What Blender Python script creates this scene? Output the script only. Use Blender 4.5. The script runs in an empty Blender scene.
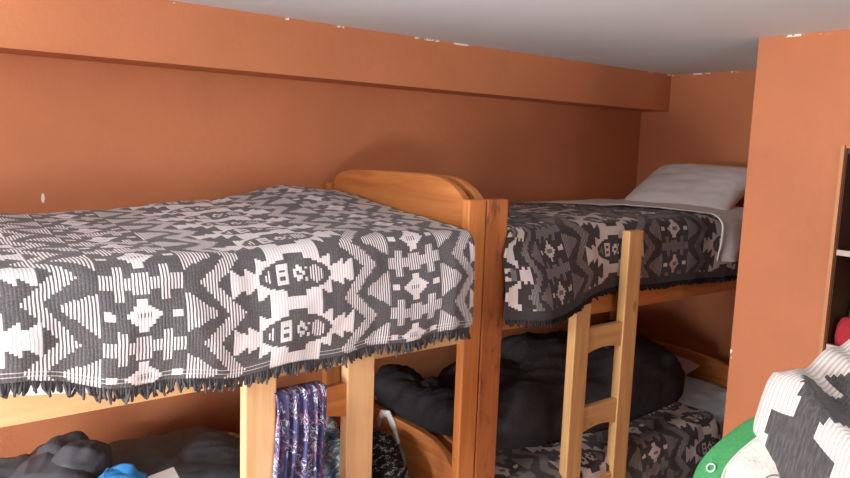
import bpy, bmesh, math, random
from math import sin, cos, pi, radians, sqrt, floor, hypot, atan2
from mathutils import Vector, Matrix, noise

random.seed(7)
SC = bpy.context.scene
COL = SC.collection
H = 1.85                     # camera height above the floor


# ------------------------------------------------------------------ helpers
def tag(o, label=None, cat=None, group=None, kind=None):
    if label: o['label'] = label
    if cat: o['category'] = cat
    if group: o['group'] = group
    if kind: o['kind'] = kind
    return o


def empty(name, loc, label, cat, group=None):
    o = bpy.data.objects.new(name, None)
    o.empty_display_size = .1
    o.location = loc
    COL.objects.link(o)
    return tag(o, label, cat, group)


def link(name, me, mat, parent=None, smooth=False):
    """world-space mesh -> object; a child keeps its vertices relative to the parent's base"""
    o = bpy.data.objects.new(name, me)
    if mat: me.materials.append(mat)
    if smooth:
        for p in me.polygons: p.use_smooth = True
    if parent is not None:
        off = Vector(parent.location)
        q = parent.parent
        while q is not None:
            off += Vector(q.location); q = q.parent
        me.transform(Matrix.Translation(-off))
        o.parent = parent
    else:
        vs = [v.co for v in me.vertices]
        c = Vector(((min(v.x for v in vs) + max(v.x for v in vs)) / 2,
                    (min(v.y for v in vs) + max(v.y for v in vs)) / 2, min(v.z for v in vs)))
        me.transform(Matrix.Translation(-c))
        o.location = c
    COL.objects.link(o)
    return o


def from_bm(bm, name):
    me = bpy.data.meshes.new(name)
    bmesh.ops.recalc_face_normals(bm, faces=bm.faces)
    bm.to_mesh(me); bm.free()
    return me


def add_box(bm, a, b):
    r = bmesh.ops.create_cube(bm, size=1.0)['verts']
    for v in r:
        v.co = Vector([(a[i] + b[i]) / 2 + v.co[i] * (b[i] - a[i]) for i in range(3)])
    return r


def box(name, a, b, mat, parent=None, bev=.006, seg=2):
    bm = bmesh.new()
    add_box(bm, a, b)
    if bev:
        bmesh.ops.bevel(bm, geom=list(bm.edges), offset=bev, segments=seg, affect='EDGES', profile=.6)
    return link(name, from_bm(bm, name), mat, parent)


def prism(name, prof, axis, a, b, mat, parent=None, bev=.005):
    """closed outline prof (two other axes) extruded along axis"""
    bm = bmesh.new()
    o = [i for i in range(3) if i != axis]
    def P(p, d):
        q = [0, 0, 0]; q[axis] = d; q[o[0]] = p[0]; q[o[1]] = p[1]; return q
    va = [bm.verts.new(P(p, a)) for p in prof]
    vb = [bm.verts.new(P(p, b)) for p in prof]
    n = len(prof)
    fa = bm.faces.new(va); fb = bm.faces.new(vb[::-1])
    for i in range(n):
        bm.faces.new([va[i], vb[i], vb[(i + 1) % n], va[(i + 1) % n]])
    if bev:
        ed = set(fa.edges) | set(fb.edges)
        bmesh.ops.bevel(bm, geom=list(ed), offset=bev, segments=2, affect='EDGES', profile=.6)
    return link(name, from_bm(bm, name), mat, parent)


def tube(bm, pts, rads, n=6):
    rings = []
    for i, p in enumerate(pts):
        p = Vector(p)
        d = Vector(pts[min(i + 1, len(pts) - 1)]) - Vector(pts[max(i - 1, 0)])
        d.normalize()
        s = d.cross(Vector((0, 1, .13))).normalized()
        t = d.cross(s)
        rings.append([bm.verts.new(p + (s * cos(2 * pi * k / n) + t * sin(2 * pi * k / n)) * rads[i]) for k in range(n)])
    for a, b in zip(rings, rings[1:]):
        for k in range(n):
            bm.faces.new([a[k], a[(k + 1) % n], b[(k + 1) % n], b[k]])
    bm.faces.new(rings[0]); bm.faces.new(rings[-1][::-1])


def fbm(x, y, z, o=4):
    return noise.fractal(Vector((x, y, z)), .7, 2.1, o)


def grid(name, nu, nv, fn, mat, parent=None, thick=0., uvfn=None, colfn=None, sub=0):
    """open cloth grid: fn(i/nu, j/nv) -> xyz; optional solidify and per-cell weave value"""
    me = bpy.data.meshes.new(name)
    vs = [fn(i / nu, j / nv) for j in range(nv + 1) for i in range(nu + 1)]
    w = nu + 1
    fs = [(j * w + i, j * w + i + 1, (j + 1) * w + i + 1, (j + 1) * w + i) for j in range(nv) for i in range(nu)]
    me.from_pydata([tuple(v) for v in vs], [], fs)
    if uvfn:
        uv = me.uv_layers.new(name='UVMap')
        co = [uvfn(i / nu, j / nv) for j in range(nv + 1) for i in range(nu + 1)]
        li = 0
        flat = []
        for f in fs:
            for v in f: flat.extend(co[v])
        uv.data.foreach_set('uv', flat)
        if colfn:
            at = me.color_attributes.new('weave', 'FLOAT_COLOR', 'CORNER')
            flat = []
            for f in fs:
                cu = sum(co[v][0] for v in f) / 4; cv = sum(co[v][1] for v in f) / 4
                c = colfn(cu, cv)
                flat.extend((c, c, c, 1.) * 4)
            at.data.foreach_set('color', flat)
    me.update()
    o = link(name, me, mat, parent, smooth=True)
    if thick:
        m = o.modifiers.new('thickness', 'SOLIDIFY'); m.thickness = thick; m.offset = 0
    if sub:
        m = o.modifiers.new('smooth', 'SUBSURF'); m.levels = sub; m.render_levels = sub
    return o


# ------------------------------------------------------------------ materials
class NT:
    def __init__(s, name):
        s.m = bpy.data.materials.new(name); s.m.use_nodes = True
        s.t = s.m.node_tree; s.b = s.t.nodes['Principled BSDF']
    def n(s, typ, **kw):
        nd = s.t.nodes.new(typ)
        for k, v in kw.items():
            if k.startswith('i_'):
                key = k[2:]
                nd.inputs[int(key) if key.isdigit() else key].default_value = v
            else: setattr(nd, k, v)
        return nd
    def l(s, a, b): s.t.links.new(a, b)
    def math(s, op, a, b=None, c=None):
        nd = s.n('ShaderNodeMath', operation=op)
        for k, v in enumerate((a, b, c)):
            if v is None: continue
            if isinstance(v, (int, float)): nd.inputs[k].default_value = v
            else: s.l(v, nd.inputs[k])
        return nd.outputs[0]
    def mix(s, f, a, b):
        nd = s.n('ShaderNodeMix', data_type='RGBA')
        for k, v in ((0, f), (6, a), (7, b)):
            if isinstance(v, (int, float)): nd.inputs[k].default_value = v
            elif isinstance(v, (tuple, list)): nd.inputs[k].default_value = (*v[:3], 1)
            else: s.l(v, nd.inputs[k])
        return nd.outputs[2]
    def obj(s, scale=(1, 1, 1)):
        tc = s.n('ShaderNodeTexCoord'); mp = s.n('ShaderNodeMapping')
        mp.inputs['Scale'].default_value = scale
        s.l(tc.outputs['Object'], mp.inputs[0]); return mp.outputs[0]
    def noise(s, vec, scale, detail=3, rough=.55, dist=0.):
        nd = s.n('ShaderNodeTexNoise'); nd.inputs['Scale'].default_value = scale
        nd.inputs['Detail'].default_value = detail; nd.inputs['Roughness'].default_value = rough
        nd.inputs['Distortion'].default_value = dist
        if vec is not None: s.l(vec, nd.inputs['Vector'])
        return nd.outputs[0]
    def step(s, x, lo, hi):
        nd = s.n('ShaderNodeMapRange'); nd.inputs[1].default_value = lo; nd.inputs[2].default_value = hi
        nd.interpolation_type = 'SMOOTHSTEP'
        s.l(x, nd.inputs[0]); return nd.outputs[0]
    def bump(s, h, st, d=.01):
        nd = s.n('ShaderNodeBump'); nd.inputs['Strength'].default_value = st; nd.inputs['Distance'].default_value = d
        s.l(h, nd.inputs['Height']); s.l(nd.outputs[0], s.b.inputs['Normal'])
    def base(s, c):
        if isinstance(c, tuple): s.b.inputs['Base Color'].default_value = (*c, 1)
        else: s.l(c, s.b.inputs['Base Color'])
        return s
    def rough(s, r, spec=.3):
        s.b.inputs['Roughness'].default_value = r
        s.b.inputs['Specular IOR Level'].default_value = spec
        return s


def plain(name, c, r=.8, spec=.25, nz=.12, scale=8., bump=0., bs=60.):
    t = NT(name)
    f = t.noise(t.obj(), scale, 4)
    t.base(t.mix(f, tuple(x * (1 - nz) for x in c), tuple(min(1, x * (1 + nz)) for x in c))).rough(r, spec)
    if bump: t.bump(t.noise(t.obj(), bs, 3), bump, .01)
    return t.m


def wood(name, axis, lo, hi, stain=0., r=.42):
    t = NT(name)
    s = [9., 9., 9.]; s[axis] = .7
    v = t.obj(tuple(s))
    g = t.noise(v, 2.2, 5, .6, 1.2)
    s2 = [60., 60., 60.]; s2[axis] = 1.5
    g2 = t.noise(t.obj(tuple(s2)), 1.5, 3, .6, .3)
    f = t.math('ADD', t.math('MULTIPLY', t.step(g, .3, .72), .75), t.math('MULTIPLY', g2, .3))
    c = t.mix(f, lo, hi)
    s3 = [3.2, 3.2, 3.2]; s3[axis] = 1.6
    vo = t.n('ShaderNodeTexVoronoi'); vo.inputs['Scale'].default_value = 2.0
    t.l(t.obj(tuple(s3)), vo.inputs['Vector'])
    k = t.step(vo.outputs['Distance'], .10, .05)
    c = t.mix(t.math('MULTIPLY', k, .6), c, tuple(x * .35 for x in lo))
    if stain:
        st = t.step(t.noise(t.obj((14, 14, 5)), 1.6, 5, .7), .52, .72)
        c = t.mix(t.math('MULTIPLY', st, stain), c, (.05, .022, .01))
    t.base(c).rough(r, .4)
    t.bump(g2, .12, .004)
    return t.m


def paint(name, c, chip_z=None, chip_y=None, nick=None):
    t = NT(name)
    geo = t.n('ShaderNodeNewGeometry')
    P = geo.outputs['Position']
    sep = t.n('ShaderNodeSeparateXYZ'); t.l(P, sep.inputs[0])
    f = t.noise(P, 1.7, 5, .6)
    col = t.mix(t.step(f, .3, .7), tuple(x * .93 for x in c), tuple(x * 1.07 for x in c))
    def chips(d, along, thr, width):
        m = t.step(t.noise(P, along, 4, .7), thr, thr + .02)
        w = t.math('LESS_THAN', d, width)
        return t.math('MULTIPLY', m, w)
    if chip_z is not None:
        d = t.math('ABSOLUTE', t.math('SUBTRACT', sep.outputs[2], chip_z))
        col = t.mix(chips(d, 9, .57, .008), col, (.86, .83, .78))
    if chip_y is not None:
        d = t.math('ABSOLUTE', t.math('SUBTRACT', sep.outputs[1], chip_y))
        col = t.mix(chips(d, 13, .66, .008), col, (.86, .83, .78))
    if nick:
        sc = t.n('ShaderNodeVectorMath', operation='MULTIPLY'); t.l(P, sc.inputs[0]); sc.inputs[1].default_value = (1, 1, .33)
        d = t.n('ShaderNodeVectorMath', operation='DISTANCE'); t.l(sc.outputs[0], d.inputs[0]); d.inputs[1].default_value = (nick[0], nick[1], nick[2] * .33)
        col = t.mix(t.step(d.outputs['Value'], .0062, .0045), col, (.9, .86, .8))
    t.base(col).rough(.62, .28)
    h = t.math('ADD', t.noise(P, 14, 5, .65), t.math('MULTIPLY', t.noise(P, 90, 2), .25))
    t.bump(h, .22, .012)
    return t.m


WALL = (.52, .190, .086)
M = {}
M['wall'] = paint('orange_wall_paint', WALL, nick=(.491, 2.74, H - .227))
M['beam'] = paint('orange_beam_paint', (.55, .205, .093), chip_z=H + .453)
M['wall_chip'] = paint('orange_wall_paint_chipped', WALL, chip_z=H + .453, chip_y=1.494)
M['ceiling'] = plain('ceiling_grey_white', (.70, .75, .775), .8, .2, .04, 2.2, .1, 12)
M['floor'] = plain('floor_boards_brown', (.34, .20, .12), .6, .3, .2, 5)
PLO, PHI = (.42, .135, .036), (.64, .25, .078)
for ax, k in enumerate('xyz'):
    M['tan_' + k] = wood('tan_pine_' + k, ax, (.44, .235, .092), (.62, .37, .16))
    M['pine_' + k] = wood('varnished_pine_' + k, ax, PLO, PHI)
    M['pale_' + k] = wood('light_pine_' + k, ax, (.60, .33, .14), (.76, .48, .25))
M['stained'] = wood('stained_pine', 2, (.34, .105, .035), (.48, .165, .055), .75)
M['mattress'] = plain('mattress_ticking', (.55, .55, .58), .9, .1, .05, 20)
M['white_cloth'] = plain('white_cotton', (.74, .72, .72), .9, .1, .03, 9, .10, 160)
M['pinkish'] = plain('faded_pink_cotton', (.55, .46, .47), .9, .1, .05, 9, .1, 120)
M['blue_sheet'] = plain('pale_blue_cotton', (.64, .84, .98), .85, .15, .05, 9, .10, 120)
M['fleece'] = plain('black_fleece', (.055, .048, .052), .95, .12, .3, 14, .5, 60)
M['jacket_dark'] = plain('slate_nylon', (.085, .090, .105), .6, .3, .2, 9, .15, 40)
M['jacket_black'] = plain('black_nylon', (.022, .021, .024), .72, .22, .2, 9, .2, 40)
M['coat'] = plain('grey_blue_fabric', (.125, .160, .195), .75, .25, .15, 9, .2, 90)
M['blue_nylon'] = plain('bright_blue_nylon', (.025, .17, .42), .45, .4, .3, 12, .2, 30)
M['paper'] = plain('white_paper', (.85, .85, .84), .7, .2, .01)
M['white_plastic'] = plain('white_webbing', (.78, .78, .76), .6, .3, .03)
M['strap_grey'] = plain('grey_webbing', (.22, .21, .20), .8, .2, .15, 30)
M['green'] = plain('green_velour', (.05, .24, .085), .9, .2, .25, 16, .3, 120)
M['cream'] = plain('cream_plush', (.54, .52, .48), .95, .1, .05, 20, .35, 80)
M['zip'] = plain('dark_cord', (.16, .14, .13), .7, .2, .1)
M['letter'] = plain('pale_green_print', (.42, .60, .46), .8, .2, .02)
M['melamine'] = plain('pale_shelf_edge', (.55, .45, .38), .6, .3, .05)
M['shelf_inside'] = plain('dark_brown_board', (.075, .030, .018), .6, .3, .2, 6)
M['shelf_frame'] = wood('orange_shelf_frame', 2, (.48, .20, .08), (.58, .27, .12))
M['red'] = plain('raspberry_cloth', (.42, .035, .05), .9, .15, .2, 20, .3, 60)
M['bottle_green'] = plain('green_plastic', (.05, .17, .05), .4, .5, .1)
M['bottle_yellow'] = plain('yellow_plastic', (.62, .50, .06), .4, .5, .05)
M['grey_blue'] = plain('grey_blue_cotton', (.25, .32, .38), .9, .15, .1, 12)
M['metal'] = plain('grey_metal', (.45, .45, .44), .4, .5, .05)
M['window_frame'] = plain('white_window_paint', (.72, .71, .68), .5, .3, .04)


def weave_mat(name, dark, light, pitch=.008, hemlines=True, thin=1., ribs=.20):
    t = NT(name)
    at = t.n('ShaderNodeAttribute', attribute_name='weave')
    uv = t.n('ShaderNodeUVMap', uv_map='UVMap')
    sep = t.n('ShaderNodeSeparateXYZ'); t.l(uv.outputs[0], sep.inputs[0])
    wob = t.math('MULTIPLY', t.math('SUBTRACT', t.noise(uv.outputs[0], 30, 2), .5), .004)
    fr = t.math('FRACT', t.math('DIVIDE', t.math('ADD', sep.outputs[0], wob), pitch))
    st = t.math('MULTIPLY', t.step(fr, .0, .15), t.step(fr, .68, .53))
    whole = t.math('GREATER_THAN', at.outputs['Fac'], .75)
    half = t.math('GREATER_THAN', at.outputs['Fac'], .25)
    rib = t.math('ADD', 1. - ribs, t.math('MULTIPLY', st, ribs))
    f = t.math('MAXIMUM', t.math('MULTIPLY', whole, rib), t.math('MULTIPLY', half, t.math('MULTIPLY', st, thin)))
    if hemlines:
        for c in (.013, .023):
            d = t.math('LESS_THAN', t.math('ABSOLUTE', t.math('SUBTRACT', sep.outputs[1], c)), .0011)
            f = t.math('MAXIMUM', f, t.math('MULTIPLY', d, .55))
    fz = t.noise(uv.outputs[0], 240, 2, .7)
    fz2 = t.noise(uv.outputs[0], 900, 1, .7)
    dk = t.mix(t.step(fz, .35, .8), dark, tuple(min(1, x * 1.9 + .01) for x in dark))
    lt = t.mix(t.step(fz2, .3, .7), tuple(x * .86 for x in light), light)
    t.base(t.mix(f, dk, lt)).rough(.95, .08)
    t.bump(t.math('ADD', t.math('MULTIPLY', st, .6), fz2), .35, .004)
    t.b.inputs['Sheen Weight'].default_value = .15
    return t.m


M['weave'] = weave_mat('alpaca_weave_charcoal_cream', (.082, .076, .082), (.84, .80, .81), .008, True, 1., .28)  # dark yarn greyed so its colour carries the veiling haze
M['weave_dim'] = weave_mat('alpaca_weave_umber_cream', (.030, .024, .025), (.60, .52, .49), .008, False, .40)  # darkened, browned copy of the weave; shade is put into the colours
M['weave_cream'] = weave_mat('alpaca_weave_cream', (.050, .047, .050), (.66, .61, .58), .0085, False, 1., .38)
M['fringe'] = plain('charcoal_fringe', (.070, .067, .072), .95, .1, .4, 60)
M['fringe_dim'] = plain('umber_fringe', (.026, .022, .023), .95, .1, .5, 60)  # fringe colour darkened along with the shaded weave


def print_mat(name, base, marks, scale, stretch=(1, 1, 1), rough=.8):
    t = NT(name)
    uv = t.n('ShaderNodeUVMap', uv_map='UVMap')
    mp = t.n('ShaderNodeMapping'); mp.inputs['Scale'].default_value = stretch
    t.l(uv.outputs[0], mp.inputs[0])
    c = t.mix(t.noise(mp.outputs[0], scale * .5, 3), tuple(x * .7 for x in base), tuple(x * 1.25 for x in base))
    for k, (col, lo, hi) in enumerate(marks):
        m2 = t.n('ShaderNodeMapping'); m2.inputs['Location'].default_value = (3.7 * k, 1.9 * k, k * 5.1)
        t.l(mp.outputs[0], m2.inputs[0])
        nz = t.noise(m2.outputs[0], scale * (1 + .23 * k), 2, .6, 1.5)
        d = t.math('ABSOLUTE', t.math('SUBTRACT', nz, .5))
        cut = t.step(t.noise(m2.outputs[0], scale * .6, 2), lo, lo + .05)
        c = t.mix(t.math('MULTIPLY', t.step(d, hi, hi * .6), cut), c, col)
    t.base(c).rough(rough, .15)
    return t.m


M['leggings'] = print_mat('purple_print', (.070, .072, .17), [((.50, .24, .32), .50, .035), ((.66, .67, .76), .50, .040), ((.30, .06, .12), .56, .03)], 42, (1.3, .75, 1))
M['bag_print'] = print_mat('blue_grey_print', (.13, .21, .26), [((.62, .66, .66), .42, .06), ((.03, .12, .28), .47, .06), ((.34, .17, .16), .56, .05)], 22)
M['floral'] = print_mat('pale_floral_print', (.20, .13, .14), [((.68, .64, .64), .40, .10)], 30)
M['speckled'] = print_mat('black_speckle', (.012, .011, .012), [((.45, .42, .42), .50, .035)], 75)


# ------------------------------------------------------------------ blanket pattern
def fold(x, p):
    return (x + p / 2) % p - p / 2


def q(x, s):
    return (floor(x / s) + .5) * s


def weave(u, v, uA=.91, U=.80, P=.150, vA=.094):
    """0 dark, .5 striped, 1 light - stepped andean motifs in two alternating columns"""
    a = fold(u - uA, U); aa = abs(a)
    b = fold(u - uA - U / 2, U); bb = abs(b)
    va = fold(v - vA, P); vb = fold(v - vA + P / 2, P)
    # zigzag band
    zc = .203 + .037 * (1 - 4 * abs(va) / P)
    if abs(aa - zc) < .0225: return .5
    if aa < zc:
        e = (a / .104) ** 2 + (va / .044) ** 2
        y = abs(va)
        if e < 1.0:
            if e > .66: return 0
            if -.088 < a < -.068 and y < .020: return .5
            if -.056 < a < -.020:
                if -.047 < a < -.031 and (.005 < y < .014): return 0
                return 1. if y < .026 else 0
            if abs(a - .008) / .019 + y / .024 < 1: return 1. if abs(a - .008) + y > .009 else 0
            if .040 < a < .085 and y < .027 - abs(a - .062) * .6: return .5
            if abs(a - .030) < .004 and .012 < y < .02: return 1.
            return 0
        if aa < .108:
            vm = P / 2 - y
            if aa > .076 and vm < .034 - .5 * (aa - .076): return 0
            if aa < .030 and y < .058: return 0
            return 1.
        if aa < .182:
            t = ((aa - .108) % .037) / .037
            return 1. if y < .017 + .020 * t else 0
        return 0
    # star column
    y = abs(vb); w = P / 2 - y
    if bb / .044 + y / .036 < 1:
        return .5 if bb < .016 and y < .007 else 1.
    if bb < .012 and y < .040: return 1.
    if .064 < bb < .088 and y < .0085: return 1.
    if .094 < bb < .176 and y < .052 * (1 - (bb - .094) / .092): return .5
    if bb < .021 and w < .026: return .5
    if .042 < bb < .066 and w < .040: return .5
    if .066 <= bb < .094 and w < .017: return .5
    if bb < .066 and w < .014: return .5
    return 0


# ------------------------------------------------------------------ room shell
def structure(name, boxes, mat):
    bm = bmesh.new()
    for a, b in boxes: add_box(bm, a, b)
    o = link(name, from_bm(bm, name), mat)
    return tag(o, kind='structure')


XL, XR, YF, YB, ZC = -1.15, 3.78, -1.7, 2.74, H + .453
T = .12
structure('floor', [((XL - T, YF - T, -.1), (XR + T, YB + T, 0))], M['floor'])
structure('ceiling', [((XL - T, YF - T, ZC), (XR + T, YB + T, ZC + .1))], M['ceiling'])
structure('wall_back', [((XL - T, YB, 0), (XR + T, YB + T, ZC))], M['wall'])
structure('wall_end', [((XR, YF - T, 0), (XR + T, YB, ZC))], M['wall_chip'])
structure('trim_1', [((XL, 2.55, H + .243), (XR, YB, ZC))], M['beam'])
bpy.data.objects['trim_1'].name = 'ceiling_beam'
# outer walls: unseen openings listed as (from, to, sill, head)
OPEN_L = [(.85, 1.80, H - .98, H - .42), (.85, 1.40, H + .02, H + .40)]  # lower opening inferred; upper transom invented to fit the wall brightness
OPEN_F = [(-.30, .30, H - 1.05, H - .55), (1.32, 1.90, H - .15, H + .35)]  # front openings invented out of view to let in fill light


def wall_with_holes(axis, at0, at1, a0, a1, holes):
    """split into a strip grid around the openings"""
    ea = sorted({a0, a1, *[h[0] for h in holes], *[h[1] for h in holes]})
    ez = sorted({0., ZC, *[h[2] for h in holes], *[h[3] for h in holes]})
    out = []
    for u0, u1 in zip(ea, ea[1:]):
        for z0, z1 in zip(ez, ez[1:]):
            if any(h[0] <= u0 and u1 <= h[1] and h[2] <= z0 and z1 <= h[3] for h in holes): continue
            out.append(((at0, u0, z0), (at1, u1, z1)) if axis == 0 else ((u0, at0, z0), (u1, at1, z1)))
    return out


structure('wall_left', wall_with_holes(0, XL - T, XL, YF - T, YB, OPEN_L), M['wall'])
structure('wall_front', wall_with_holes(1, YF - T, YF, XL, XR, OPEN_F), M['wall'])
# boxed-in wall beside the alcove with the shelf recess
PX, PY, SY0, SY1, SZ0, SZ1 = 2.77, 1.494, .25, 1.14, .15, H + .04
structure('wall_right', [((PX, SY1, 0), (PX + .10, PY, ZC)), ((PX, SY0, SZ1), (PX + .10, SY1, ZC)),
                         ((PX, YF, 0), (PX + .10, SY0, ZC)), ((PX, SY0, 0), (PX + .10, SY1, SZ0)),
                         ((PX + .10, PY - .10, 0), (XR, PY, ZC))], M['wall_chip'])


def unseen_window(name, axis, at, a0, a1, z0, z1):
    """wooden casement with a mullion and glass set in an opening; axis = wall normal"""
    g = NT(name + '_glass')
    tr = g.n('ShaderNodeBsdfTransparent'); gl = g.n('ShaderNodeBsdfGlossy'); gl.inputs['Roughness'].default_value = .02
    mx = g.n('ShaderNodeMixShader'); mx.inputs[0].default_value = .05
    g.l(tr.outputs[0], mx.inputs[1]); g.l(gl.outputs[0], mx.inputs[2])
    g.l(mx.outputs[0], g.t.nodes['Material Output'].inputs[0])
    def bx(bm, u0, u1, w0, w1, d0, d1):
        if axis == 0: add_box(bm, (at + d0, u0, w0), (at + d1, u1, w1))
        else: add_box(bm, (u0, at + d0, w0), (u1, at + d1, w1))
    f = .03; m = (a0 + a1) / 2
    bm = bmesh.new()
    for r in ((a0, a1, z0, z0 + f), (a0, a1, z1 - f, z1), (a0, a0 + f, z0 + f, z1 - f), (a1 - f, a1, z0 + f, z1 - f), (m - f / 2, m + f / 2, z0 + f, z1 - f)):
        bx(bm, *r, -.08, -.03)
    o = tag(link(name, from_bm(bm, name), M['window_frame']), kind='structure')
    loc = o.location
    for u0, u1 in ((a0 + f, m - f / 2), (m + f / 2, a1 - f)):
        bm = bmesh.new(); bx(bm, u0, u1, z0 + f, z1 - f, -.058, -.052)
        link('window_pane', from_bm(bm, 'window_pane'), g.m, o)


for k, h in enumerate(OPEN_L): unseen_window('window_%d' % (k + 1), 0, XL, *h)
for k, h in enumerate(OPEN_F): unseen_window('window_%d' % (k + 3), 1, YF, *h)

# ------------------------------------------------------------------ bunk beds
FY = 1.787        # front face of the posts
BACK = 2.725
DZ = .95          # lower berth sits this far beneath the upper one


def endboard_profile(dz, low=None, drop=0.):
    top = [(1.824, -.186), (1.85, -.171), (1.88, -.148), (1.916, -.128), (1.965, -.113), (2.03, -.107), (2.2, -.107),
           (2.4, -.109), (2.56, -.115), (2.62, -.124), (2.665, -.142), (2.688, -.160)]
    if low is not None:
        top = [(y, low - .03 * abs(y - 2.25)) for y, z in top]
    top = [(y, z - drop * (1 + max(0, (2.1 - y) / .2))) for y, z in top]
    return [(1.824, -.60 - dz)] + [(y, z - dz) for y, z in top] + [(2.688, -.60 - dz)]


def rise(p): return [(y, z + H) for y, z in p]


def ladder(root, xl0, xl1, xr0, xr1, top_l, top_r, rungs, mz, mx, y0=1.748):
    y1 = y0 + .038
    for x0, x1, zt in ((xl0, xl1, top_l), (xr0, xr1, top_r)):
        box('ladder_rail', (x0, y0, 0.0), (x1, y1, H + zt), mz, root, .004)
    n = 12
    for zt, zb in rungs:
        arch = [(xl1 + (xr0 - xl1) * k / n, H + zb + .016 * (1 - (2 * k / n - 1) ** 2)) for k in range(n + 1)]
        prof = arch + [(xr0, H + zt), (xl1, H + zt)]
        prism('ladder_rung', prof, 1, y0 + .006, y1 - .006, mx, root, .003)


def bunk(name, x0, x1, label, posts, boards, post_mats, rb=.66, mr='pine_x'):
    root = empty(name, ((x0 + x1) / 2, (FY + BACK) / 2, 0), label, 'bunk bed')
    wl, wr = posts
    for (a, b), mf in (((x0, x0 + wl), post_mats[0]), ((x1 - wr, x1), post_mats[1])):
        for ya, yb, m in ((FY, FY + .036, mf), (BACK - .036, BACK, M['pine_z'])):
            zt = -.28 if boards[1] and a > 3 and ya > 2 else -.176
            box('post', (a, ya, 0), (b, yb, H + zt), m, root, .005)
    for dz in (0, DZ):
        for k, xc in enumerate((x0 + .018, x1 - .042)):
            low = boards[k] if dz == 0 else None
            prism('endboard', rise(endboard_profile(dz, low, .030 if boards[k] and dz else 0.)), 0, xc - .014, xc + .014, M['pine_y'], root, .006)
        for ya, yb in ((FY + .004, FY + .030), (BACK - .030, BACK - .004)):
            box('side_rail', (x0 + wl, ya, H - rb - dz), (x1 - wr, yb, H - .535 - dz), M[mr], root, .004)
        n = 9
        for k in range(n):
            xs = x0 + wl + .06 + (x1 - x0 - wl - wr - .20) * k / (n - 1)
            box('slat', (xs, FY + .032, H - .635 - dz), (xs + .08, BACK - .032, H - .615 - dz), M['pale_y'], root, .002)
    return root


B1 = bunk('bunk_bed', -.36, 1.655, 'varnished pine bunk bed on the left, printed trousers hanging on its ladder', (.076, .076), (None, None), (M['pine_z'], M['pine_z']), .66, 'pale_x')
ladder(B1, .783, .873, 1.100, 1.195, -.585, -.585, [(-.705, -.805), (-1.005, -1.105), (-1.32, -1.42), (-1.62, -1.70)], M['pale_z'], M['pine_x'])
B2 = bunk('bunk_bed', 1.660, 3.665, 'varnished pine bunk bed in the right corner, ladder post rising above its blanket', (.098, .076), (None, -.25), (M['stained'], M['pine_z']), .64)
ladder(B2, 2.068, 2.150, 2.356, 2.443, -.572, -.306, [(-.668, -.768), (-.982, -1.082), (-1.292, -1.392), (-1.60, -1.69)], M['tan_z'], M['tan_x'], 1.718)


def mattress(x0, x1, z0, z1, label):
    o = box('mattress', (x0, FY + .045, H + z0), (x1, BACK - .045, H + z1), M['mattress'], None, .05, 5)
    for p in o.data.polygons: p.use_smooth = True
    return tag(o, label, 'mattress')


mattress(-.26, 1.575, -.614, -.335, 'pale mattress under the woven blanket, upper left berth')
mattress(1.765, 3.58, -.614, -.335, 'pale mattress under white sheet, upper right berth')
mattress(-.26, 1.575, -1.564, -1.285, 'pale mattress under piled jackets, lower left berth')
mattress(1.765, 3.58, -1.564, -1.285, 'pale mattress under pale blue sheet, lower right berth')


# ------------------------------------------------------------------ draped blankets
def lerp(a, b, t): return a + (b - a) * t


def interp(tab, x):
    if x <= tab[0][0]: return tab[0][1]
    for (a, fa), (b, fb) in zip(tab, tab[1:]):
        if x <= b:
            t = (x - a) / (b - a); t = t * t * (3 - 2 * t)
            return lerp(fa, fb, t)
    return tab[-1][1]


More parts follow.
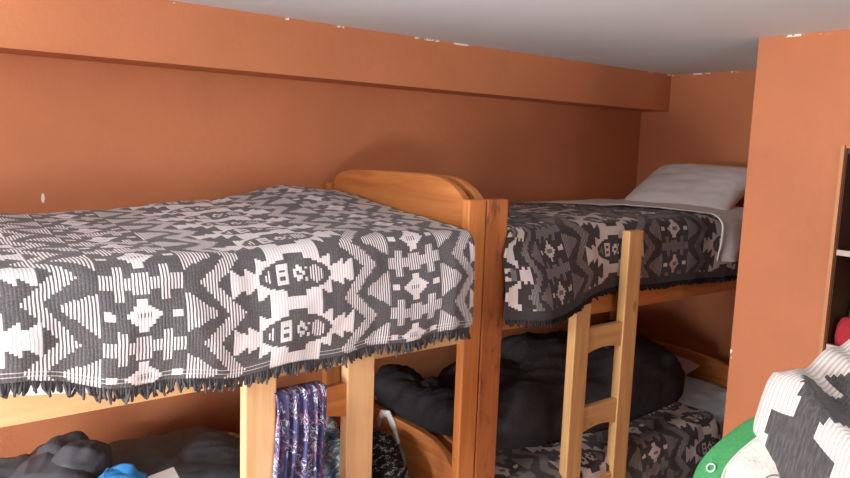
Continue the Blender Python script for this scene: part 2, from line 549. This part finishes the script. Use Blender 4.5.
class Drape:
    """cloth over a berth: across the top from the back, round the front edge and down to a hem"""
    def __init__(s, x0, x1, top, hem, back=2.69, yf=1.725, r=.055, seed=0., bulge=None, amp=1., backx=None, tuck=.05, flare=0., leftback=0., edge_u=0.):
        s.__dict__.update(locals())
    def profile(s, x, xs):
        pts = []
        zf = s.top(x, s.yf + s.r)
        pts.append((s.back + .006, s.top(x, s.back) - s.tuck))
        N = 60
        for k in range(N + 1):
            y = lerp(s.back, s.yf + s.r, k / N)
            pts.append((y, s.top(x, y)))
        for k in range(1, 13):
            an = pi / 2 * k / 12
            pts.append((s.yf + s.r - s.r * sin(an), zf - s.r + s.r * cos(an)))
        zh = s.hem(x)
        for k in range(1, 41):
            t = k / 40
            z = lerp(zf - s.r, zh, t)
            y = s.yf - (s.bulge(x, t) if s.bulge else .0)
            pts.append((y, z))
        return pts
    def columns(s, nu, nv):
        cols = []
        for i in range(nu + 1):
            x = lerp(s.x0, s.x1, i / nu)
            p = s.profile(x, x)
            L = [0.]
            for a, b in zip(p, p[1:]): L.append(L[-1] + hypot(b[0] - a[0], b[1] - a[1]))
            out = []; k = 0
            for j in range(nv + 1):
                d = L[-1] * j / nv
                while k < len(L) - 2 and L[k + 1] < d: k += 1
                t = (d - L[k]) / max(1e-9, L[k + 1] - L[k])
                y = lerp(p[k][0], p[k + 1][0], t); z = lerp(p[k][1], p[k + 1][1], t)
                front = min(1, max(0, (s.yf + s.r * 1.2 - y) / (s.r * 1.2)))
                n1 = fbm(x * 2.3 + s.seed, y * 2.6, z * 2.6, 4); n2 = fbm(x * 7 + s.seed, y * 5 + 9, z * 4, 3)
                y += front * (-.010 * n1 - .006 * n2) * s.amp
                z += (1 - front) * (.008 * n1 + .005 * n2) * s.amp
                xx = x
                if s.backx:                       # skew the right-hand edge towards the back
                    f = (x - s.x0) / (s.x1 - s.x0)
                    yy = min(1, max(0, (y - s.yf) / (s.back - s.yf)))
                    xx = x + f * f * s.backx * yy
                if s.leftback:
                    f = (x - s.x0) / (s.x1 - s.x0)
                    yy = min(1, max(0, (y - s.yf) / (s.back - s.yf)))
                    xx = x + (1 - f) ** 2 * s.leftback * yy
                if s.flare and y < 1.784:
                    xx -= s.flare * min(1, (1.784 - y) / .02) * max(0, 1 - (x - s.x0) / .35) ** 2
                out.append((xx, y, z + H, L[-1] - d))
            cols.append(out)
        return cols
    def build(s, name, mat, label, cat='blanket', du=.008, dv=.006, uoff=0., parent=None, mirror=False, wv=weave, thick=.006):
        nu = int((s.x1 - s.x0) / du); nv = int(1.42 / dv)
        c = s.cols = s.columns(nu, nv)
        s.nu = nu
        o = grid(name, nu, nv, lambda u, v: c[round(u * nu)][round(v * nv)][:3], mat, parent, thick,
                 uvfn=lambda u, v: (lerp(s.x0, s.x1, u) + uoff - s.edge_u * max(0., 1 - u * (s.x1 - s.x0) / .22) ** 1.5, c[round(u * nu)][round(v * nv)][3]), colfn=wv)
        if label: tag(o, label, cat)
        return o
    def fringe(s, mat, parent, xa, xb, pitch=.0055, length=.037):
        bm = bmesh.new()
        rnd = random.Random(int(s.seed * 10) + 3)
        x = xa
        while x < xb:
            i = (x - s.x0) / (s.x1 - s.x0) * s.nu
            k = min(s.nu - 1, max(0, int(i))); t = i - k
            a, b = s.cols[k][-1], s.cols[k + 1][-1]
            P = [lerp(a[m], b[m], t) for m in range(3)]
            l = length * rnd.uniform(.7, 1.2); dx = rnd.gauss(0, .22); dy = rnd.uniform(-.2, .2)
            pts = []
            for m in range(5):
                w = m / 4
                pts.append((P[0] + dx * l * w * w + rnd.uniform(-.001, .001), P[1] + dy * l * w * w, P[2] + .004 - l * w))
            tube(bm, pts, [.0034, .0040, .0042, .0040, .0028], 5)
            x += pitch * rnd.uniform(.75, 1.25)
        o = link('fringe', from_bm(bm, 'fringe'), mat, parent, True)
        o['kind'] = 'stuff'
        return o


# upper left
def top_a(x, y):
    f = max(0, min(1, (y - 1.78) / .9))
    front = interp([(.0, -.305), (.7, -.292), (1.3, -.268), (1.6, -.272)], x)
    back = interp([(.0, -.272), (.5, -.262), (1.0, -.232), (1.35, -.196), (1.6, -.205)], x)
    z = lerp(front, back, f)
    z += .016 * math.exp(-((x - 1.32) / .22) ** 2 - ((y - 2.45) / .25) ** 2)
    return z - .03 * max(0, (y - 2.6) / .09) ** 2


hem_a = lambda x: interp([(-.3, -.505), (.2, -.525), (.45, -.580), (.75, -.605), (1.05, -.597), (1.57, -.578)], x) + .006 * sin(x * 23)
bul_a = lambda x, t: (.018 * sin(pi * t) + .012 * t + .010 * sin(x * 9 + 1) * t + .004 * sin(x * 31) * t) * min(1, (1.57 - x) / .12)
D1 = Drape(-.30, 1.555, top_a, hem_a, seed=1.3, bulge=bul_a)
b1 = D1.build('blanket', M['weave'], 'charcoal and cream woven blanket with dark fringe over the upper left bunk')
D1.fringe(M['fringe'], b1, -.29, 1.548)
# sheet below it, its edge shows between the tassels
SH1 = Drape(-.25, 1.55, lambda x, y: -.328, lambda x: interp([(-.3, -.55), (.15, -.560), (.3, -.582), (.42, -.598), (.55, -.612), (.66, -.605), (.85, -.57), (1.5, -.52)], x) + .006 * sin(x * 14),
            yf=1.758, r=.03, seed=4.1, amp=.4, back=2.67, tuck=.02)
s1 = SH1.build('bed_sheet', M['white_cloth'], 'white sheet edge hanging just below the blanket fringe, upper left bunk', 'sheet', .03, .03, wv=None, thick=.003)


# upper right
def top_b(x, y):
    f = max(0, min(1, (y - 1.78) / .9))
    return lerp(-.276, -.286, f) - .018 * max(0, (y - 2.55) / .12) ** 2 + .012 * sin(pi * f)


hem_b = lambda x: interp([(1.70, -.590), (1.85, -.585), (2.3, -.535), (2.7, -.545), (3.2, -.560)], x)
bul_b = lambda x, t: (.010 * sin(pi * t) + .004 * t + .005 * sin(x * 10) * t) + .105 * t ** .8 * math.exp(-((x - 1.87) / (.085 if x < 1.87 else .26)) ** 2)
D2 = Drape(1.765, 3.56, top_b, hem_b, seed=8.7, bulge=bul_b, yf=1.772, r=.05, flare=.040, edge_u=.24)
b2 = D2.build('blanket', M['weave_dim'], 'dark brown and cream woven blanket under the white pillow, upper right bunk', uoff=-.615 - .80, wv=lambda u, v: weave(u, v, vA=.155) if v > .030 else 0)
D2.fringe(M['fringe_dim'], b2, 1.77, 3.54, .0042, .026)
SH2 = Drape(3.06, 3.585, lambda x, y: top_b(x, y) + .013, lambda x: interp([(3.0, -.475), (3.2, -.49), (3.35, -.46), (3.58, -.43)], x), yf=1.745, r=.06, seed=8.7,
            bulge=lambda x, t: .012 * t * sin(x * 34), leftback=-.36)
s2 = SH2.build('bed_sheet', M['white_cloth'], 'white sheet folded over the dark blanket below the pillow, upper right bunk', 'sheet', .02, .02, wv=None, thick=.004)


# lower right
def top_c(x, y):
    f = max(0, min(1, (y - 1.78) / .9))
    return -1.225 + .02 * sin(pi * f)


hem_c = lambda x: -1.60 + .012 * sin(x * 7)
bul_c = lambda x, t: .015 * sin(pi * t) + .012 * sin(x * 11) * t
D3 = Drape(1.765, 3.16, top_c, hem_c, seed=15.2, bulge=bul_c, yf=1.735, amp=1.4, backx=-.2)
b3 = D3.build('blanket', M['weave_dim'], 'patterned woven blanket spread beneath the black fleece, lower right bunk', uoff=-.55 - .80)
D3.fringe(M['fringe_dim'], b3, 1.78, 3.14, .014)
SH3 = Drape(2.9, 3.58, lambda x, y: top_c(x, y) - .014, lambda x: -1.52, yf=1.748, r=.05, seed=6.2, amp=1.5,
            bulge=lambda x, t: .010 * t * sin(x * 30))
SH3.build('bed_sheet', M['blue_sheet'], 'pale blue sheet at the pillow end of the lower right bunk', 'sheet', .02, .02, wv=None, thick=.004)


# ------------------------------------------------------------------ soft lumps
def lump(name, c, rx, ry, h, mat, parent=None, e=2.4, crease=.02, freq=6., seed=0., an=(1., 1.), base=None, n=96, m=46, lean=(0, 0), shape=None, rot=0., uv=False, top=1.0):
    """heap of cloth on a flat underside: c = centre of its underside"""
    me = bpy.data.meshes.new(name)
    vs = []; uvs = []
    for j in range(m + 1):
        t = j / m                                   # 0 at the rim, 1 at the crown
        an_ = t * pi / 2
        rr = cos(an_) ** (2 / e) if t < 1 else 0.
        zz = sin(an_) ** (2 / e)
        for i in range(n):
            ph = 2 * pi * i / n
            k = 1.0
            if shape: k = shape(ph)
            x = rx * rr * k * (abs(cos(ph)) ** (2 / e)) * (1 if cos(ph) >= 0 else -1)
            y = ry * rr * k * (abs(sin(ph)) ** (2 / e)) * (1 if sin(ph) >= 0 else -1)
            z = h * zz
            x += lean[0] * zz; y += lean[1] * zz
            X0, Y0, Z0 = x * freq * an[0], y * freq * an[1], z * freq
            d = abs(noise.noise(Vector((X0 * .7 + seed, Y0 * .7 + seed * 2, Z0 * .7)))) * 2.0
            d += abs(noise.noise(Vector((X0 * 1.5 + seed, Y0 * 1.5, Z0 * 1.5 + 7)))) * .55
            g = crease * (d * 1.6 - .85) * (.25 + .75 * min(1, t * 4))
            q1 = X0 * .5 + Y0 * .85 + Z0 * .5 + seed; q2 = -X0 * .85 + Y0 * .5 + .4 * Z0
            wr = 1 - 2 * abs(noise.noise(Vector((q1 * 2.6, q2 * .75, seed * 3.1))))
            wr2 = 1 - 2 * abs(noise.noise(Vector((q2 * 3.4 + 5, q1 * .9, seed * 1.7))))
            g += crease * (.34 * wr * abs(wr) + .26 * wr2 * abs(wr2)) * min(1, t * 5)
            L = sqrt((x / rx) ** 2 + (y / ry) ** 2 + (z / h) ** 2) + 1e-6
            x += g * x / rx / L; y += g * y / ry / L; z = max(0., z + g * z / h / L)
            X = x * cos(rot) - y * sin(rot); Y = x * sin(rot) + y * cos(rot)
            vs.append((c[0] + X, c[1] + Y, c[2] + H + z)); uvs.append((c[0] + x, c[1] + y + z))
    fs = [(j * n + i, j * n + (i + 1) % n, (j + 1) * n + (i + 1) % n, (j + 1) * n + i) for j in range(m) for i in range(n)]
    fs.append(tuple(range(n))[::-1])
    me.from_pydata(vs, [], fs)
    if uv:
        l = me.uv_layers.new(name='UVMap'); flat = []
        for f in fs:
            for k in f: flat.extend(uvs[k])
        l.data.foreach_set('uv', flat)
    me.update()
    return link(name, me, mat, parent, True)


def pillow(name, c, w, d, th, rotm, mat, parent=None, seed=0., n=40, sag=.012):
    """cushion with pinched corners; local x = w, y = d, z = th"""
    bm = bmesh.new()
    def pt(u, v, sgn):
        e = (1 - abs(u) ** 2.6) * (1 - abs(v) ** 2.6)
        z = th / 2 * max(0, e) ** .42
        pin = 1 - .07 * (1 - abs(v) ** 2) * abs(u) ** 4
        pin2 = 1 - .07 * (1 - abs(u) ** 2) * abs(v) ** 4
        z += (fbm(u * 2.2 + seed, v * 2.2, sgn * 3., 4) * sag + .5 * sag * (1 - 2 * abs(noise.noise(Vector((u * 3 + seed, v * 3, 2.))))) ) * min(1, e * 2)
        return rotm @ Vector((u * w / 2 * pin, v * d / 2 * pin2, sgn * z)) + Vector((c[0], c[1], c[2] + H))
    top = {}; bot = {}
    for j in range(n + 1):
        for i in range(n + 1):
            u = -cos(pi * i / n); v = -cos(pi * j / n)
            top[i, j] = bm.verts.new(pt(u, v, 1))
            bot[i, j] = top[i, j] if i in (0, n) or j in (0, n) else bm.verts.new(pt(u, v, -1))
    for j in range(n):
        for i in range(n):
            bm.faces.new([top[i, j], top[i + 1, j], top[i + 1, j + 1], top[i, j + 1]])
            a = [bot[i, j], bot[i, j + 1], bot[i + 1, j + 1], bot[i + 1, j]]
            if len(set(a)) == 4:
                try: bm.faces.new(a)
                except ValueError: pass
    return link(name, from_bm(bm, name), mat, parent, True)


# white pillow leaning on the end wall, upper right bunk
R1 = Matrix.Rotation(radians(4), 3, 'Z') @ Matrix.Rotation(radians(-27), 3, 'Y')
tag(pillow('pillow', (3.475, 2.17, -.180), .44, .60, .15, R1, M['white_cloth'], seed=3., sag=.009), 'plump white pillow propped against the orange end wall, upper right bunk', 'pillow')
R2 = Matrix.Rotation(radians(-12), 3, 'Y')
tag(pillow('pillow', (3.43, 2.34, -1.165), .26, .52, .11, R2, M['pinkish'], seed=5.), 'faded pinkish pillow half hidden behind the black fleece, lower right bunk', 'pillow')

# black fleece heap on the lower right bunk
tag(lump('fleece_blanket', (2.61, 2.23, -1.212), .83, .33, .30, M['fleece'], e=2.5, crease=.040, freq=5., seed=2., an=(.7, 1.3), n=128, m=56),
    'bulky black fleece blanket heaped along the lower right bunk', 'blanket')
tag(lump('folded_cloth', (2.72, 2.12, -.945), .07, .06, .03, M['grey_blue'], e=3., crease=.006, freq=20, n=32, m=12),
    'small grey blue folded cloth on top of the black fleece', 'cloth')

# ------------------------------------------------------------------ lower left berth
ML = -1.283
tag(lump('jacket', (.36, 2.34, ML), .25, .24, .31, M['jacket_dark'], e=2.1, crease=.035, freq=5., seed=4., lean=(.02, .0)),
    'slate grey padded jacket piled at the left end of the lower left bunk', 'jacket')
jk = bpy.data.objects['jacket']
lump('hood', (.465, 2.30, -1.10), .105, .13, .170, M['jacket_dark'], jk, 2.6, .018, 8., 3., n=56, m=26)
box('tag', (.272, 2.12, H - .960), (.296, 2.128, H - .938), M['paper'], jk, .002)
tag(lump('stuff_sack', (.505, 1.98, ML), .17, .10, .375, M['blue_nylon'], e=2.2, crease=.022, freq=9., seed=9.),
    'bright blue nylon bag between the grey jacket and the coat', 'bag')
ct = tag(lump('coat', (.84, 2.40, ML), .27, .26, .205, M['coat'], e=3.6, crease=.018, freq=5., seed=12.),
         'grey blue coat heaped behind the left ladder post', 'coat')
lump('sleeve', (.80, 2.14, ML), .20, .085, .225, M['coat'], ct, 2.6, .018, 8., 5., rot=radians(-10), n=56, m=26)
bm = bmesh.new(); add_box(bm, (-.045, -.032, -.0015), (.045, .032, .0015))
bmesh.ops.transform(bm, verts=bm.verts, matrix=Matrix.Translation((.645, 2.00, H - .985)) @ Matrix.Rotation(radians(35), 4, 'X') @ Matrix.Rotation(radians(8), 4, 'Z'))
tag(link('paper', from_bm(bm, 'paper'), M['paper']), 'small white paper lying on the blue bag and grey coat', 'paper')
tag(lump('floral_cushion', (1.02, 2.59, ML), .15, .09, .15, M['floral'], e=2.6, crease=.01, freq=7., seed=20., uv=True),
    'pale flowered cushion against the back wall, lower left bunk', 'cushion')
tag(lump('printed_blanket', (1.22, 2.22, ML), .16, .30, .26, M['bag_print'], e=2.8, crease=.03, freq=7., seed=31., uv=True),
    'blue and grey printed blanket bundled behind the left ladder', 'blanket')
tag(lump('speckled_blanket', (1.450, 2.16, ML), .075, .24, .21, M['speckled'], e=2.8, crease=.015, freq=8., seed=41., uv=True),
    'black speckled blanket against the endboard of the lower left bunk', 'blanket')

# black padded jacket over the lower endboards
tag(lump('padded_jacket', (1.725, 2.17, -1.055), .105, .27, .125, M['jacket_black'], e=2.7, crease=.022, freq=8., seed=51., an=(1, 1.4)),
          'black padded jacket slung over the lower endboard between both bunks', 'jacket')
# white strap with a grey end hanging down the endboard
def ribbon(name, pts, wid, th, mat, parent=None):
    bm = bmesh.new(); rows = []
    for i, p in enumerate(pts):
        p = Vector(p); d = (Vector(pts[min(i + 1, len(pts) - 1)]) - Vector(pts[max(i - 1, 0)])).normalized()
        nrm = Vector((-1, -.35, 0)); side = d.cross(nrm).normalized(); nn = side.cross(d).normalized()
        w = wid(i / (len(pts) - 1)) / 2
        rows.append([bm.verts.new(p + side * a * w + nn * b * th / 2) for a, b in ((-1, -1), (1, -1), (1, 1), (-1, 1))])
    for a, b in zip(rows, rows[1:]):
        for k in range(4): bm.faces.new([a[k], a[(k + 1) % 4], b[(k + 1) % 4], b[k]])
    bm.faces.new(rows[0]); bm.faces.new(rows[-1][::-1])
    return link(name, from_bm(bm, name), mat, parent, True)


# positions along the face of the board (x just left of the board)
sp = [(1.598, 2.300, -1.135), (1.596, 2.292, -1.095), (1.592, 2.265, -1.060), (1.590, 2.222, -1.050), (1.590, 2.192, -1.082), (1.592, 2.175, -1.115), (1.594, 2.155, -1.150)]
st = empty('strap', (1.57, 2.2, H - 1.3), 'white strap with grey end hanging on the lower left endboard', 'strap')
ribbon('webbing', [(a, b, c + H) for a, b, c in sp], lambda t: .013 + .017 * sin(pi * t), .006, M['white_plastic'], st)
ribbon('strap_end', [(1.594, 2.157, H - 1.148), (1.594, 2.135, H - 1.175), (1.594, 2.118, H - 1.205), (1.594, 2.112, H - 1.26)], lambda t: .020 - .006 * t, .006, M['strap_grey'], st)

# printed trousers over the top rung of the left ladder
def legg(u, v):
    # v 0 = back hem, 1 = front hem; hangs over the rung
    Lb, Lf = .30, .62
    s = v * (Lb + Lf + .05)
    fr = max(0., s - Lb - .05)
    ztop = H - .699
    if s < Lb:
        y, z = 1.792, ztop - (Lb - s)
    elif s < Lb + .05:
        a = (s - Lb) / .05 * pi
        y, z = 1.767 + .027 * cos(a), ztop + .012 * sin(a)
    else:
        y, z = 1.740, ztop - fr
    k = min(1, fr / .10)
    amp = .006 + .010 * k
    fold_ = sin(u * 2 * pi * 5.3 + .8 * sin(fr * 9) + 1.) + .5 * sin(u * 2 * pi * 9.1 + fr * 6)
    y -= (amp * fold_ + amp * 1.4) * (1 if s > Lb + .03 else .0)
    # the two legs part lower down
    part = .022 * max(0, (fr - .18)) / .4
    x0 = .862 - .06 * fr; x1 = 1.018 - .05 * fr - .004 * sin(fr * 12)
    x = lerp(x0, x1, u) + (part if u > .45 else -part * .4)
    if fr > .16: y += .020 * math.exp(-((u - .42) / .10) ** 2) * min(1, (fr - .16) / .15)
    return (x, y, z)


tag(grid('trousers', 70, 90, legg, M['leggings'], thick=.003, uvfn=lambda u, v: (u * .26, v * .97)),
    'purple printed trousers hanging over a rung of the left ladder', 'trousers')

# ------------------------------------------------------------------ near bed on the right with the heap
N0 = empty('bunk_bed', (1.75, .05, 0), 'pine bunk bed in the right foreground beneath the heaped blanket', 'bunk bed')
NX0, NX1, NY0, NY1 = .98, 2.55, -.85, .84
for x in (NX0, NX1 - .07):
    for y in (NY0, NY1 - .07):
        box('post', (x, y, 0), (x + .07, y + .07, H - .66), M['pine_z'], N0, .005)
for y in (NY0 + .02, NY1 - .05):
    box('side_rail', (NX0 + .07, y, H - .96), (NX1 - .07, y + .03, H - .83), M['pine_x'], N0, .004)
for x in (NX0 + .02, NX1 - .05):
    box('end_rail', (x, NY0 + .07, H - .96), (x + .03, NY1 - .07, H - .83), M['pine_y'], N0, .004)
for k in range(6):
    yy = NY0 + .10 + k * .27
    box('slat', (NX0 + .05, yy, H - .92), (NX1 - .05, yy + .09, H - .90), M['pale_x'], N0, .002)
o = box('mattress', (NX0 + .075, NY0 + .075, H - .898), (NX1 - .075, NY1 - .075, H - .72), M['mattress'], None, .05, 5)
tag(o, 'pale mattress under the crumpled blanket, right foreground bed', 'mattress')


def heap_pt(u, v):
    """crumpled blanket: u runs along its crest from the steep left end, v from the near foot over the crest"""
    ds, dt = Vector((.79, -.613)), Vector((.613, .79))
    s = lerp(-.02, .95, u); t = lerp(-.46, .13, v)
    e = min(1, max(0, (s + .02) / .06)); e = e * e * (3 - 2 * e)
    top = interp([(-.1, .27), (.02, .285), (.08, .29), (.15, .35), (.24, .41), (.35, .44), (.6, .40), (.95, .05)], s)
    w = 1 - max(0., -t / .46) ** 1.6 if t < 0 else 1 - (t / .13) ** 2.4
    hgt = top * e * max(0, w)
    a = s * .8 + t * .6; b = -s * .6 + t * .8
    rid = 1 - 2 * abs(noise.noise(Vector((a * 2.2 + 2.2, b * 6.5 + 5.5, .3))))
    rid2 = 1 - 2 * abs(noise.noise(Vector((a * 5 + 7.2, b * 9 + 1.5, 3.3))))
    hgt += (.045 * rid + .018 * rid2) * e * min(1, max(0, w) * 2)
    s += .02 * noise.noise(Vector((t * 5, s * 3, 1.1))) + .35 * max(0., -t - .02) + .5 * max(0, t)
    p = Vector((1.25, .64)) + ds * s + dt * (t - .04 * rid * e)
    return (p.x, p.y, H - .714 + max(0.004, hgt))


HU, HV = 150, 150
hc = [[heap_pt(i / HU, j / HV) for j in range(HV + 1)] for i in range(HU + 1)]
hl = []
for c in hc:
    L = [0.]
    for a, b in zip(c, c[1:]): L.append(L[-1] + (Vector(b) - Vector(a)).length)
    z0 = L[round(HV * .46 / .59)]
    hl.append([x - z0 for x in L])


def heap_weave(u, v):
    """large jagged dark stars on the light ribbed ground"""
    uu = fold(u + .10, .30); vv = fold(v - .062, .40)
    saw = abs(fold(abs(vv) + abs(uu) * .4, .046)) / .023
    if abs(uu) / (.025 + .070 * saw) < 1 - abs(vv) / .21: return 0
    u2 = fold(u + .10 - .15, .30); v2 = fold(v - .062 - .20, .40)
    if abs(u2) / (.025 + .05 * saw) < 1 - abs(v2) / .15: return 0
    return 1.


hp = grid('crumpled_blanket', HU, HV, lambda u, v: hc[round(u * HU)][round(v * HV)], M['weave_cream'], thick=.010,
          uvfn=lambda u, v: (hl[round(u * HU)][round(v * HV)], lerp(-.02, .95, u)), colfn=heap_weave)
tag(hp, 'crumpled black and cream woven blanket heaped in the right foreground', 'blanket')


def round_cushion(name, c, nrm, up, r, th, mat, parent, lo, hi, back=False, n=72, m=26):
    """zone lo..hi of a round puffy cushion face (and its back), facing nrm"""
    N = Vector(nrm).normalized(); X = Vector(up).cross(N).normalized(); Y = N.cross(X)
    C = Vector((c[0], c[1], c[2] + H))
    def P(q_, ph, sg):
        k = 1 + .05 * cos(4 * ph)
        z = th / 2 * max(0., 1 - q_ ** 2.6) ** .5
        z += .006 * fbm(q_ * cos(ph) * 3, q_ * sin(ph) * 3, 5., 3) * (1 - q_ ** 4)
        return C + (X * cos(ph) + Y * sin(ph)) * r * q_ * k + N * sg * z
    bm = bmesh.new()
    path = [(lerp(lo, hi, j / m), 1) for j in range(m + 1)]
    if back: path += [(lerp(1, .0, j / m), -1) for j in range(1, m + 1)]
    rings = [[bm.verts.new(P(a, 2 * pi * k / n, sg)) for k in range(n)] for a, sg in path]
    for a, b in zip(rings, rings[1:]):
        for k in range(n): bm.faces.new([a[k], a[(k + 1) % n], b[(k + 1) % n], b[k]])
    bmesh.ops.remove_doubles(bm, verts=bm.verts, dist=1e-5)
    return link(name, from_bm(bm, name), mat, parent, True), P, N, X, Y


CN = (-.62, -.50, .60)
gp = empty('cushion', (1.235, .565, H - .70), 'round green and cream cushion tucked beside the crumpled blanket, right foreground', 'cushion')
cc = (1.262, .548, -.602)
rim, PF, CNn, CX, CY = round_cushion('green_border', cc, CN, (0, 0, 1), .155, .13, M['green'], gp, .74, 1.0, True)
round_cushion('cream_panel', cc, CN, (0, 0, 1), .155, .13, M['cream'], gp, 0.0, .74)
bm = bmesh.new()
tube(bm, [PF(.74, 2 * pi * k / 48, 1) for k in range(49)], [.0022] * 49, 6)
link('piping', from_bm(bm, 'piping'), M['cream'], gp, True)
bm = bmesh.new()
tube(bm, [PF(.30 + .06 * sin(k * .4), radians(60 + 5 * k), 1) + CNn * .001 for k in range(25)], [.0012] * 25, 5)
link('seam', from_bm(bm, 'seam'), M['zip'], gp, True)


def letter(ch, q_, ang, h):
    cu = bpy.data.curves.new('letter', 'FONT'); cu.body = ch; cu.size = h; cu.extrude = .0012
    cu.align_x = 'CENTER'; cu.align_y = 'CENTER'
    tmp = bpy.data.objects.new('letter', cu); COL.objects.link(tmp)
    dg = bpy.context.evaluated_depsgraph_get()
    me = bpy.data.meshes.new_from_object(tmp.evaluated_get(dg)); bpy.data.objects.remove(tmp)
    p = PF(q_, ang, 1); e1 = PF(q_ + .02, ang, 1) - p; e2 = PF(q_, ang + .05, 1) - p
    nn = e1.cross(e2).normalized()
    if nn.dot(CNn) < 0: nn = -nn
    yy = (Vector((0, 0, 1)) - nn * nn.z).normalized(); xx = yy.cross(nn)
    mt = Matrix((xx, yy, nn)).transposed().to_4x4(); mt.translation = p + nn * .0015
    me.transform(mt)
    me.materials.clear()
    return link('letter', me, M['letter'], gp)


letter('O', .87, radians(166), .024)
letter('S', .90, radians(183), .024)

# ------------------------------------------------------------------ shelf recess in the right wall
sh = empty('shelf_unit', (PX + .2, (SY0 + SY1) / 2, SZ0), 'dark brown built in shelf unit set in the orange right wall', 'shelf')
XD = PX + .42
box('back_panel', (XD - .02, SY0, SZ0), (XD, SY1, SZ1), M['shelf_inside'], sh, 0)
for y in (SY0, SY1 - .006):
    box('side_panel', (PX + .012, y, SZ0), (XD - .02, y + .006, SZ1), M['shelf_inside'], sh, 0)
box('top_panel', (PX + .012, SY0 + .006, SZ1 - .02), (XD - .02, SY1 - .006, SZ1), M['shelf_inside'], sh, 0)
for zz in (-.325, -.675, -1.02, -1.37):
    s_ = box('shelf', (PX + .02, SY0 + .006, H + zz - .018), (XD - .02, SY1 - .006, H + zz), M['shelf_inside'], sh, 0)
    box('edge_strip', (PX + .006, SY0 + .006, H + zz - .019), (PX + .0195, SY1 - .006, H + zz + .001), M['melamine'], s_, .001)
for y in (SY0 - .010, SY1 - .002):
    box('frame_stile', (PX - .010, y, SZ0), (PX + .010, y + .012, SZ1 + .010), M['shelf_frame'], sh, 0)
tag(lump('folded_towel', (PX + .078, 1.035, -.674), .055, .088, .105, M['red'], e=3.2, crease=.012, freq=14., seed=61., n=48, m=20), 'raspberry red folded cloth on the shelf in the right wall', 'towel')


def bottle(x, y, z, r, h, body, cap, label):
    e = empty('bottle', (x, y, H + z), label, 'bottle')
    for nm, prof, mt in (('body', [(0, 0), (r, 0), (r, h * .62), (r * .8, h * .72), (r * .42, h * .8), (r * .42, h * .86), (0, h * .86)], body),
                         ('cap', [(0, h * .86), (r * .5, h * .86), (r * .5, h), (0, h)], cap)):
        bm = bmesh.new(); rings = []
        for rr, zz in prof:
            rings.append([bm.verts.new((x + max(rr, 1e-4) * cos(2 * pi * k / 20), y + max(rr, 1e-4) * sin(2 * pi * k / 20), H + z + zz)) for k in range(20)])
        for a, b in zip(rings, rings[1:]):
            for k in range(20): bm.faces.new([a[k], a[(k + 1) % 20], b[(k + 1) % 20], b[k]])
        bmesh.ops.remove_doubles(bm, verts=bm.verts, dist=5e-4)
        link(nm, from_bm(bm, nm), mt, e, True)
    return e


bottle(PX + .165, 1.105, -.674, .024, .18, M['bottle_green'], M['bottle_green'], 'dark green bottle behind the red cloth on the wall shelf')
bottle(PX + .17, 1.045, -.674, .026, .20, M['bottle_yellow'], M['bottle_yellow'], 'yellow bottle beside the green one on the wall shelf')

# ------------------------------------------------------------------ light
def area(name, loc, rot, sx, sy, power, col):
    l = bpy.data.lights.new(name, 'AREA'); l.shape = 'RECTANGLE'; l.size = sx; l.size_y = sy; l.energy = power; l.color = col
    o = bpy.data.objects.new(name, l); o.location = loc; o.rotation_euler = rot; COL.objects.link(o); return o


DAY = (1., 1., 1.)
for (a0, a1, z0, z1), pw in zip(OPEN_L, (104, 40)):  # second lamp is added fill behind the invented transom
    area('daylight', (XL - T - .03, (a0 + a1) / 2, (z0 + z1) / 2), (radians(90), 0, radians(-90)), a1 - a0, z1 - z0, pw, DAY)
for (a0, a1, z0, z1), pw in zip(OPEN_F, (54, 12)):  # added fill lamps behind the invented front openings
    area('daylight', ((a0 + a1) / 2, YF - T - .03, (z0 + z1) / 2), (radians(90), 0, 0), a1 - a0, z1 - z0, pw, DAY)
w = bpy.data.worlds.new('World'); SC.world = w; w.use_nodes = True
w.node_tree.nodes['Background'].inputs[0].default_value = (.75, .85, 1, 1)
w.node_tree.nodes['Background'].inputs[1].default_value = .6

# ------------------------------------------------------------------ camera
f, yaw, pit, rol = 726.64, radians(38.0538), radians(7.41364), radians(2.04935)
F = Vector((sin(yaw) * cos(pit), cos(yaw) * cos(pit), -sin(pit)))
R0 = Vector((cos(yaw), -sin(yaw), 0)); U0 = R0.cross(F)
Rv = R0 * cos(rol) + U0 * sin(rol); Uv = -R0 * sin(rol) + U0 * cos(rol)
cam = bpy.data.cameras.new('Camera'); cam.sensor_width = 36; cam.lens = f / 850 * 36; cam.clip_start = .02
co = bpy.data.objects.new('Camera', cam)
mw = Matrix((Rv, Uv, -F)).transposed().to_4x4(); mw.translation = (0, 0, H)
co.matrix_world = mw
COL.objects.link(co); SC.camera = co
SC.view_settings.view_transform = 'Standard'; SC.view_settings.look = 'None'
SC.view_settings.exposure = 0.38; SC.view_settings.gamma = 1
SC.view_settings.use_curve_mapping = False
